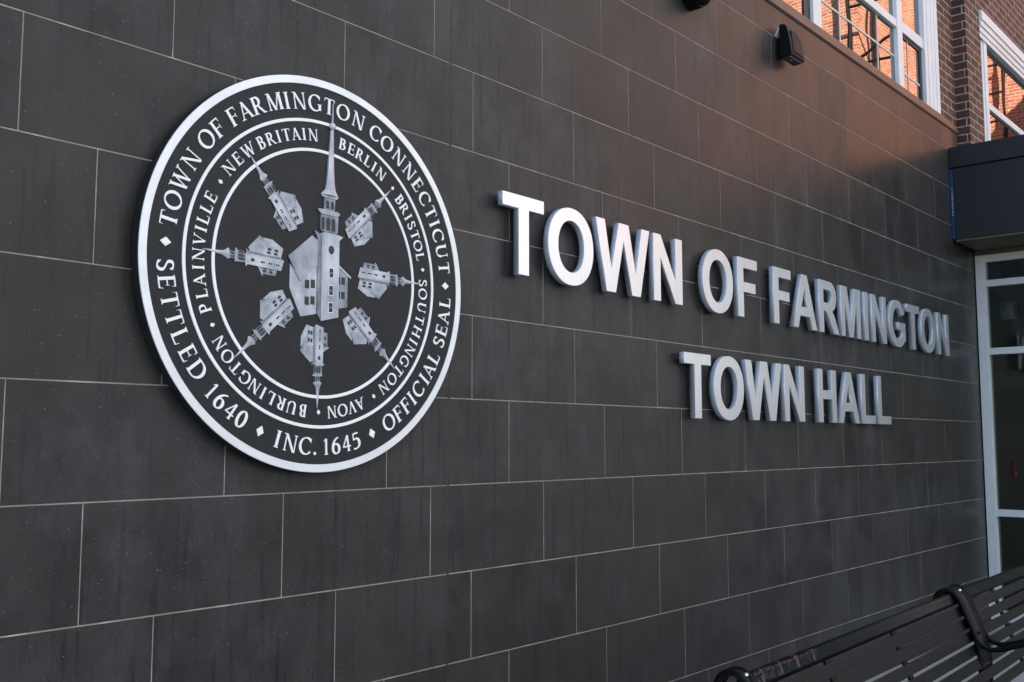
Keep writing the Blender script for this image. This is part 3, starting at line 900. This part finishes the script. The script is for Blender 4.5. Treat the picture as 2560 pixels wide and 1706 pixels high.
def church(small):
    """relief church; local origin near the tower middle, spire along +z"""
    c = empty('church_relief', (0, 0, 0), seal)
    m, dk, wi = M['church'], M['church_dark'], M['church_window']
    P = lambda nm, pts, b, f, mat: poly(nm, pts, F0 - b, F0 - f, mat, c)
    P('side_wall', [(-0.1244, 0.014), (-0.0884, -0.030), (-0.0248, 0.022), (-0.0235, -0.128), (-0.0829, -0.1415), (-0.1254, -0.0582)], 0, 0.0025, m)
    P('roof', [(-0.0462, 0.1117), (-0.0237, 0.0984), (-0.0240, 0.0221), (-0.0884, -0.0367), (-0.1334, 0.0364)], 0.0025, 0.0048, M['church_roof'])
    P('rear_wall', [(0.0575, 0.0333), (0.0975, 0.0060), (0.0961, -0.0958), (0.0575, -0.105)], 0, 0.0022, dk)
    P('rear_roof', [(0.0575, 0.0350), (0.0575, 0.0285), (0.1075, -0.0045), (0.1097, 0.0002)], 0.0022, 0.0042, m)
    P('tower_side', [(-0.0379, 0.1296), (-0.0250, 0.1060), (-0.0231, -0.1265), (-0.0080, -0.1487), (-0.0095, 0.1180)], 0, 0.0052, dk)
    P('tower', [(-0.0379, 0.1296), (-0.0190, 0.1215), (-0.0110, 0.1140), (-0.0085, -0.1487), (0.0583, -0.1322), (0.0580, 0.1090), (0.0630, 0.1140), (0.0731, 0.1228), (0.0480, 0.1275), (0.0, 0.1290)][1:], 0.0052, 0.0066, m)
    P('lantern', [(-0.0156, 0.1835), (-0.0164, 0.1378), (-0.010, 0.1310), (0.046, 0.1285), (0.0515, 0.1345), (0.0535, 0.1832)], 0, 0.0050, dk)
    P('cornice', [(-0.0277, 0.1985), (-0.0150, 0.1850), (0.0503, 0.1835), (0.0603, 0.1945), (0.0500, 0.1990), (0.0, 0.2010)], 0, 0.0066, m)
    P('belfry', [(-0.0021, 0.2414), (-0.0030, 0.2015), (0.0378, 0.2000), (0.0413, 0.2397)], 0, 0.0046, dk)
    P('belfry_cornice', [(-0.0159, 0.2485), (-0.0100, 0.2405), (0.0440, 0.2385), (0.0520, 0.2455)], 0, 0.0062, m)
    if small: st = [(-0.0159, 0.2485), (0.0030, 0.274), (0.0090, 0.300), (0.0200, 0.416), (0.0235, 0.416), (0.0320, 0.300), (0.0365, 0.274), (0.0520, 0.2455)]
    else: st = [(-0.0159, 0.2485), (0.0000, 0.2640), (0.0045, 0.2850), (0.0091, 0.3287), (0.0171, 0.4520), (0.0220, 0.4750), (0.0236, 0.5438), (0.0252, 0.5438), (0.0258, 0.4750), (0.0280, 0.4550), (0.0320, 0.3334), (0.0361, 0.2850), (0.0400, 0.2640), (0.0520, 0.2455)]
    # steeple: rounded cross-section, a ridge down the middle
    bm = bmesh.new()
    n = len(st) // 2
    rows = []
    for k in range(n):
        (xl, zl), (xr, zr) = st[k], st[-1 - k]
        w = xr - xl
        rows.append([bm.verts.new((xl + w * u, F0 - 0.0062 - 0.10 * w * math.sin(math.pi * u) - (0.0005 if 0 < u < 1 else 0), zl + (zr - zl) * u)) for u in (0, .2, .4, .6, .8, 1)]
                    + [bm.verts.new((xr, F0, zr)), bm.verts.new((xl, F0, zl))])
    for a, b in zip(rows, rows[1:]):
        for k in range(8): bm.faces.new((a[k], a[(k + 1) % 8], b[(k + 1) % 8], b[k]))
    bm.faces.new(rows[0]); bm.faces.new(rows[-1])
    from_bm('steeple', bm, m, c)
    if not small:
        bm = bmesh.new()
        bmesh.ops.create_uvsphere(bm, u_segments=24, v_segments=14, radius=0.0125, matrix=Matrix.Translation((0.0235, F0 - 0.006, 0.4690)) @ Matrix.Diagonal((1, 0.6, 1, 1)))
        from_bm('steeple_ball', bm, m, c, True)

    def arch(x, z0, z1, w):
        return [(x - w, z0), (x + w, z0)] + [(x + w * math.cos(R(a)), z1 - w + w * math.sin(R(a))) for a in range(0, 181, 20)]

    def win(pts, f, frame=0.0):
        if frame:
            xs = [p[0] for p in pts]; zs = [p[1] for p in pts]
            q = [(min(xs) - frame, min(zs) - frame), (max(xs) + frame, min(zs) - frame), (max(xs) + frame, max(zs) + frame), (min(xs) - frame, max(zs) + frame)]
            P('window_frame', q, f, f + 0.0006, M['seal_rim'])
            f += 0.0006
        P('window', pts, f, f + 0.0005, wi)

    for x, w in ((-0.0065, 0.0058), (0.0135, 0.0072), (0.0345, 0.0066)): win(arch(x, 0.1360, 0.1765, w), 0.0050)
    for x in (0.0105, 0.0290): win(arch(x, 0.2050, 0.2300, 0.0055), 0.0046)
    win([(0.0267 + 0.0108 * math.cos(R(a)), 0.0765 + 0.0135 * math.sin(R(a))) for a in range(0, 360, 15)], 0.0066)
    for z0, z1 in ((-0.0110, 0.0195), (-0.0660, -0.0350), (-0.1195, -0.0885)):
        zm = (z0 + z1) / 2
        win([(0.0205, zm + 0.001), (0.0345, zm + 0.001), (0.0345, z1 - 0.001), (0.0205, z1 - 0.001)], 0.0066, 0.0022)
        win([(0.0205, z0 + 0.001), (0.0345, z0 + 0.001), (0.0345, zm - 0.0018), (0.0205, zm - 0.0018)], 0.0066, 0.0022)
    for x0, x1, dz in ((-0.0690, -0.0525, 0.0), (-0.0472, -0.0315, 0.003)):
        for z0, z1 in ((-0.0535, -0.0275), (-0.1040, -0.0785)): win([(x0, z0 + dz), (x1, z0 + dz), (x1, z1 + dz), (x0, z1 + dz)], 0.0025)
    for x0, x1 in ((0.0605, 0.0672), (0.0715, 0.0855)):
        for z0, z1 in ((-0.0265, -0.0030), (-0.0715, -0.0490)): win([(x0, z0), (x1, z0), (x1, z1), (x0, z1)], 0.0022)
    return c


big = church(False)
big['label'] = 'large silver relief church in the middle of the seal'
proto = church(True)
S = 0.44


def copy_part(p):
    c = p.copy(); COL.objects.link(c)
    for ch in list(p.children):
        d = ch.copy(); COL.objects.link(d); d.parent = c
    return c


spots = [('upper left', 319.3, (315.3, 0.164)), ('upper right', 41.4, (33.5, 0.163)), ('right', 88.0, (81.5, 0.142)), ('lower right', 132.6, (131.3, 0.152)), ('bottom', 181.3, (184.0, 0.1635)), ('lower left', 227.4, (227.9, 0.1552)), ('left', 272.3, (271.5, 0.151))]
for k, (nm, ta, (ba, br)) in enumerate(spots):
    c = proto if k == 0 else copy_part(proto)
    c['label'] = 'small silver relief church pointing to the %s of the seal' % nm
    tr = 0.4165
    tip = Vector((tr * math.sin(R(ta)) + DX, tr * math.cos(R(ta))))
    base = Vector((br * math.sin(R(ba)), br * math.cos(R(ba))))
    d = (tip - base).normalized()
    ang = math.atan2(d.x, d.y)
    L = (tip - base).length
    s = L / (0.416 + 0.143)
    # mirrored copy: local (-x*s, z*s) turned by ang about y; tower middle axis is x = 0.0225
    rx = Vector((d.y, -d.x))
    org = base + d * 0.143 * s + rx * 0.0225 * s
    c.location = (org.x, F0 * (1 - S * 1.2), org.y)
    c.rotation_euler = (0, ang, 0)
    c.scale = (-s, S * 1.2, s)

# ------------------------------------------------------------------ wall lamps
lamp = tag(empty('wall_pack_lamp', (4.115, 0.0, 3.588)), 'black wedge shaped wall lamp under the coping, open at the bottom', 'wall lamp')
bm = bmesh.new()                                               # housing: thin on top, deep at the bottom, rounded upper right edge
prof = [(-0.030, 0.000), (-0.096, 0.004), (-0.100, 0.016), (-0.094, 0.080), (-0.084, 0.140), (-0.072, 0.180), (-0.062, 0.192), (-0.030, 0.196)]
secs = []
for x, f in ((-0.004, 1.0), (0.118, 1.0), (0.150, 0.94), (0.170, 0.78)):
    secs.append([bm.verts.new((x, y if z < 0.15 else y + (1 - f) * 0.06, z if z < 0.05 else 0.05 + (z - 0.05) * f)) for y, z in prof])
n = len(prof)
bm.faces.new(secs[0]); bm.faces.new(secs[-1][::-1])
for A_, B_ in zip(secs, secs[1:]):
    for k in range(n): bm.faces.new((A_[k], B_[k], B_[(k + 1) % n], A_[(k + 1) % n]))
bmesh.ops.recalc_face_normals(bm, faces=bm.faces[:])
bmesh.ops.bevel(bm, geom=[e for e in bm.edges if e.calc_face_angle(0) > 0.6], offset=0.004, segments=2, affect='EDGES', clamp_overlap=True)
from_bm('housing', bm, M['black_metal'], lamp)
bm = bmesh.new()                                               # raised front plate
for z0, z1 in ((0.030, 0.165),):
    pts = [(0.030, z0), (0.148, z0), (0.145, z1 - 0.045), (0.116, z1 - 0.012), (0.030, z1 - 0.010)]
    yf = lambda z: -0.1000 + max(0, z - 0.02) * 0.120
    a = [bm.verts.new((x, yf(z) - 0.004, z)) for x, z in pts]
    b = [bm.verts.new((x, yf(z) + 0.012, z)) for x, z in pts]
    bm.faces.new(a); bm.faces.new(b[::-1])
    for k in range(5): bm.faces.new((a[k], b[k], b[(k + 1) % 5], a[(k + 1) % 5]))
from_bm('front_plate', bm, M['black_metal'], lamp)
bm = bmesh.new(); add_box(bm, 0.008, 0.158, -0.090, -0.036, -0.003, 0.002, 0.001); from_bm('lens', bm, M['lens'], lamp)
for x in (0.048, 0.066): box('led_chip', x, x + 0.007, -0.072, -0.063, -0.0055, -0.0032, M['led'], lamp)
box('neck', 0.030, 0.125, -0.031, -0.0005, 0.040, 0.135, M['black_metal'], lamp, 0.006)
bm = bmesh.new()
for p in ((0.012, -0.0295, 0.165), (0.012, -0.0005, 0.130)): pass
v = [bm.verts.new(p) for p in ((-0.010, -0.0302, 0.176), (-0.010, -0.006, 0.136), (0.040, -0.006, 0.136), (0.040, -0.0302, 0.176))]
bm.faces.new(v)
r = bmesh.ops.extrude_face_region(bm, geom=bm.faces[:]); bmesh.ops.translate(bm, verts=[g for g in r['geom'] if isinstance(g, bmesh.types.BMVert)], vec=(0, -0.001, -0.004))
from_bm('photocell', bm, M['white_paint'], lamp)

rnd = tag(empty('round_wall_fixture', (3.185, 0.0, 3.665)), 'black round wall fixture cut off by the top edge above the letters', 'wall lamp')
bm = bmesh.new()
bmesh.ops.create_uvsphere(bm, u_segments=40, v_segments=20, radius=0.088, matrix=Matrix.Translation((0, -0.070, 0)) @ Matrix.Diagonal((1.0, 0.55, 1.0, 1)))
from_bm('dome', bm, M['black_metal'], rnd, True)
bm = bmesh.new()
bmesh.ops.create_cone(bm, cap_ends=True, segments=40, radius1=0.096, radius2=0.096, depth=0.062, matrix=Matrix.Translation((0, -0.0315, 0)) @ Matrix.Rotation(R(90), 4, 'X'))
from_bm('back_plate', bm, M['black_metal'], rnd)

# ------------------------------------------------------------------ bench
bench = tag(empty('metal_bench', (0, -1.2435, -0.008)), 'black strap metal bench with curved arm standing before the tiled wall', 'bench')
bench.rotation_euler = (0, 0, 0.0323)
XL, XM, XR = 1.395, 3.300, 5.20


def back(z):                                                   # y of the back surface at height z (local)
    return 0.036 - (0.83 - z) * 0.40


def strap(y, z, w, ty, tz, x0, x1, nm='slat'):
    """flat strap centred on y,z running along x; (ty,tz) is the direction across its face"""
    bm = bmesh.new()
    ny, nz = -tz, ty
    prof = []
    h, t = w / 2, 0.0028
    for a, b in ((-h, -t), (-h + .002, -t - .0006), (h - .002, -t - .0006), (h, -t), (h, t), (-h, t)):
        prof.append((y + ty * a + ny * b, z + tz * a + nz * b))
    ra = [bm.verts.new((x0, p[0], p[1])) for p in prof]
    rb = [bm.verts.new((x1, p[0], p[1])) for p in prof]
    n = len(prof)
    bm.faces.new(ra); bm.faces.new(rb[::-1])
    for k in range(n): bm.faces.new((ra[k], rb[k], rb[(k + 1) % n], ra[(k + 1) % n]))
    return from_bm(nm, bm, M['bench'], bench)


# rolled top strap
bm = bmesh.new()
roll = []
for k in range(15):
    a = R(150 - k * 14.2)
    roll.append((0.022 + 0.030 * math.cos(a) * -1.0, 0.833 + 0.030 * math.sin(a)))
roll = [(0.036, 0.812)] + [(0.0215 + 0.0145 * math.cos(R(a)), 0.8235 + 0.0145 * math.sin(R(a))) for a in range(0, 169, 12)] + [(0.0055, 0.820), (0.0010, 0.808), (-0.0035, 0.7965)]
back0 = 0.0
for xa, xb in ((XL + 0.02, XR - 0.02),):
    def rows_at(x):
        o_ = [bm.verts.new((x, y, z)) for y, z in roll]
        i_ = [bm.verts.new((x, y + (0.0215 - y) * 0.22 + (0.004 if z < 0.81 else 0), z - (0.003 if z > 0.826 else 0))) for y, z in roll]
        return o_, i_
    oa, ia = rows_at(xa); ob_, ib = rows_at(xb)
    for k in range(len(roll) - 1):
        bm.faces.new((oa[k], ob_[k], ob_[k + 1], oa[k + 1]))
        bm.faces.new((ia[k], ib[k], ib[k + 1], ia[k + 1]))
    for q in (0, -1): bm.faces.new((oa[q], ob_[q], ib[q], ia[q]))
    for k in range(len(roll) - 1):
        bm.faces.new((oa[k], oa[k + 1], ia[k + 1], ia[k])); bm.faces.new((ob_[k], ob_[k + 1], ib[k + 1], ib[k]))
from_bm('top_rail', bm, M['bench'], bench, True)

LEAN = Vector((-0.38, -1.0)).normalized()                      # going down the back: forward and down
PITCHS = 0.0500
y, z = -0.003, 0.797
slat_pos = []
for k in range(7):
    cy, cz = y + LEAN.x * (0.0115 + 0.0195), z + LEAN.y * (0.0115 + 0.0195)
    strap(cy, cz, 0.0385, LEAN.x, LEAN.y, XL + 0.02, XR - 0.02)
    slat_pos.append((cy, cz))
    y += LEAN.x * PITCHS; z += LEAN.y * PITCHS
yb, zb = y, z
# seat straps
sy = yb - 0.055
for k in range(9):
    u = k / 8
    sz = 0.425 + 0.028 * (u - 0.5) ** 2 * 4 - (0.012 if k == 8 else 0)
    slope = 0.028 * 8 * (u - 0.5) / 0.45 * -1
    d = Vector((1, slope * 0.45)).normalized()
    strap(sy - 0.051 * k, sz, 0.0385, d.x, d.y, XL + 0.02, XR - 0.02)
# ribs behind the back and under the seat
for x in (1.945, 2.53, 3.82, 4.40):
    bm = bmesh.new()
    pts = [(0.016, 0.825), (0.002, 0.797)] + [(yb + 0.006, zb)] + [(yb - 0.01, 0.435), (sy - 0.02, 0.405), (sy - 0.41, 0.425)]
    prev = None
    for (ya, za) in pts:
        q = [bm.verts.new((x + dx, ya + dy, za + dz)) for dx, dy, dz in ((-.019, 0.0045, 0), (.019, 0.0045, 0), (.019, 0.0105, -0.006), (-.019, 0.0105, -0.006))]
        if prev:
            for k in range(4): bm.faces.new((prev[k], prev[(k + 1) % 4], q[(k + 1) % 4], q[k]))
        else: bm.faces.new(q)
        prev = q
    bm.faces.new(prev)
    from_bm('rib', bm, M['bench'], bench)
# cast frames: I-section following the back, arm and legs
def sweep(bm, path, sect, x):
    """path in y-z, sect as (dx, dn) points"""
    pts = [Vector(p) for p in path]
    prev = None
    for i, p in enumerate(pts):
        t = (pts[min(i + 1, len(pts) - 1)] - pts[max(i - 1, 0)]).normalized()
        nrm = Vector((t.y, -t.x))
        q = [bm.verts.new((x + dx, p.x + nrm.x * dn, p.y + nrm.y * dn)) for dx, dn in sect]
        m = len(q)
        if prev:
            for k in range(m): bm.faces.new((prev[k], prev[(k + 1) % m], q[(k + 1) % m], q[k]))
        else: bm.faces.new(q)
        prev = q
    bm.faces.new(prev[::-1])


def bez(p0, p1, p2, p3, n=10):
    out = []
    for k in range(n + 1):
        t = k / n
        out.append(tuple(p0[i] * (1 - t) ** 3 + 3 * p1[i] * t * (1 - t) ** 2 + 3 * p2[i] * t * t * (1 - t) + p3[i] * t ** 3 for i in (0, 1)))
    return out


arm_path = bez((0.066, 0.795), (0.070, 0.850), (0.030, 0.880), (-0.004, 0.864), 10) + bez((-0.004, 0.864), (-0.028, 0.850), (-0.044, 0.805), (-0.052, 0.785), 6)[1:] \
    + bez((-0.052, 0.785), (-0.062, 0.760), (-0.072, 0.735), (-0.080, 0.712), 6)[1:] + bez((-0.080, 0.712), (-0.094, 0.670), (-0.118, 0.655), (-0.150, 0.655), 8)[1:] \
    + bez((-0.150, 0.655), (-0.200, 0.658), (-0.260, 0.700), (-0.330, 0.705), 10)[1:] + bez((-0.330, 0.705), (-0.400, 0.708), (-0.440, 0.695), (-0.470, 0.672), 6)[1:] \
    + bez((-0.470, 0.672), (-0.535, 0.640), (-0.545, 0.560), (-0.530, 0.44), 8)[1:] + bez((-0.530, 0.44), (-0.520, 0.3), (-0.525, 0.15), (-0.545, 0.0), 6)[1:]
leg_path = bez((-0.080, 0.712), (-0.096, 0.665), (-0.102, 0.63), (-0.103, 0.57), 6) + bez((-0.103, 0.57), (-0.108, 0.42), (-0.05, 0.25), (-0.005, 0.0), 10)[1:]
arm_path = [(a + 0.014, (b - 0.017 if b > 0.02 else b + 0.004)) for a, b in arm_path]
leg_path = [(a + 0.014, (b - 0.017 if b > 0.02 else b + 0.004)) for a, b in leg_path]
seat_path = [(-0.106, 0.405), (-0.30, 0.375), (-0.525, 0.395)]
def round_sect(cx, w, h):
    return [(cx + w * math.cos(R(a)), h * math.sin(R(a)) - 0.001) for a in range(0, 360, 36)]


for x, WX in ((XL, 0.026), (XM, 0.076), (XR, 0.026)):
    fr = empty('bench_frame', (0, 0, 0), bench)
    for nm, pth in (('arm', arm_path), ('leg', leg_path), ('seat_support', seat_path)):
        bm = bmesh.new()
        sweep(bm, pth, round_sect(-WX + 0.009, 0.0074, 0.0100), x)
        sweep(bm, pth, round_sect(WX - 0.009, 0.0074, 0.0100), x)
        wb = [(-WX + 0.0115, -0.003), (WX - 0.0115, -0.003), (WX - 0.0115, 0.004), (-WX + 0.0115, 0.004)]
        sweep(bm, pth if nm != 'arm' or WX < 0.05 else pth[:24], wb, x)
        from_bm(nm, bm, M['bench'], fr, True)
    for (by, bz, ny, nz) in ((0.002, 0.841, -0.75, 0.66), (-0.089, 0.538, -1, 0)):
        bm = bmesh.new()
        bmesh.ops.create_uvsphere(bm, u_segments=14, v_segments=8, radius=0.0075, matrix=Matrix.Translation((x, by + ny * 0.004, bz + nz * 0.004)))
        from_bm('bolt', bm, M['chrome'], fr, True)
# crinkled clear film left on the left end of the top rail
bm = bmesh.new()
prev = None
for i in range(34):
    x = 1.46 + i * 0.0125
    q = []
    for k in range(12):
        a = R(-5 + k * 18)
        rr = 0.0162 + random.uniform(0, 0.0009) + (0.002 if i % 9 == 4 else 0)
        q.append(bm.verts.new((x + random.uniform(-.003, .003), 0.0215 + rr * math.cos(a) - (0.006 if k > 10 else 0), 0.8235 + rr * math.sin(a) - (0.012 if k > 10 else 0))))
    if prev:
        for k in range(11): bm.faces.new((prev[k], prev[k + 1], q[k + 1], q[k]))
    prev = q
from_bm('film_sleeve', bm, M['wrap'], bench)

# ------------------------------------------------------------------ brick building across the court (seen in the glass, lights the wall)
opp = tag(empty('opposite_building', (0, 0, 0)), 'sunlit red brick building reflected in the upper windows', 'building')
AX, AY, BX = 18.0, -4.84, 21.0
OH = 14.5


def brick_block(nm, x0, x1, y0, y1, z1):
    bm = bmesh.new(); add_box(bm, x0, x1, y0, y1, 5.80, z1)
    o = from_bm(nm, bm, M['red_x'], opp)
    o.data.materials.append(M['red_y'])
    for p in o.data.polygons:
        if abs(p.normal.x) > 0.9: p.material_index = 1
    return o


brick_block('brick_wing', AX, 34.0, -11.6, AY, OH)
brick_block('brick_link', BX, 34.0, AY + 0.002, 0.60, 12.5)
box('added_stone_base', AX - 0.03, 34.0, -11.63, AY + 0.03, -0.12, 5.797, M['stone'], opp)  # pale lower storeys added to keep reflections in the letters neutral
box('added_stone_base', BX - 0.03, 34.0, AY + 0.032, 0.60, -0.12, 5.797, M['stone'], opp)
box('parapet', AX - 0.06, 34.0, -11.66, AY + 0.06, OH, OH + 0.25, M['white_paint'], opp)
for z0 in (1.2, 3.6, 8.2, 11.4):                               # windows
    for yc in (-6.6, -8.4, -10.2):
        w = empty('window', (0, 0, 0), opp)
        box('window_frame', AX - 0.05, AX + 0.05, yc - 0.52, yc + 0.52, z0, z0 + 1.9, M['white_paint'], w)
        box('window_pane', AX - 0.055, AX + 0.0, yc - 0.44, yc + 0.44, z0 + 0.08, z0 + 1.82, M['dark_pane'], w)
w = empty('window', (0, 0, 0), opp)
box('window_frame', 18.60, 18.98, AY - 0.05, AY + 0.02, 8.0, 12.2, M['sash_dark'], w)
box('window_pane', 18.64, 18.94, AY, AY + 0.025, 8.05, 12.15, M['dark_pane'], w)

fe = tag(empty('fire_escape', (0, 0, 0)), 'black steel fire escape bars on the sunlit brick seen reflected in the windows', 'fire escape')
bm = bmesh.new()
add_tube(bm, [(17.6, -4.86, 0), (17.6, -4.86, 13)], 0.045, 8)
add_tube(bm, [(17.6, -3.9, 0), (17.6, -3.9, 13)], 0.045, 8)
from_bm('post', bm, M['black_metal'], fe)
bm = bmesh.new()
for z in (8.68, 9.88, 11.0, 12.1): add_tube(bm, [(17.6, -4.86, z), (17.6, -3.9, z)], 0.03, 8)
add_tube(bm, [(17.6, -4.86, 8.70), (17.6, -3.9, 9.20)], 0.03, 8)
from_bm('rail', bm, M['black_metal'], fe)
fl = tag(empty('ladder', (0, 0, 0)), 'black steel wall ladder on sunlit brick reflected in the right window', 'ladder')
bm = bmesh.new()
add_tube(bm, [(20.8, -3.14, 3), (20.8, -3.14, 12)], 0.035, 8); add_tube(bm, [(20.8, -3.72, 3), (20.8, -3.72, 12)], 0.035, 8)
from_bm('stile', bm, M['black_metal'], fl)
bm = bmesh.new()
for k in range(13): add_tube(bm, [(20.8, -3.14, 3.8 + k * 0.6), (20.8, -3.72, 3.8 + k * 0.6)], 0.022, 8)
from_bm('rung', bm, M['black_metal'], fl)
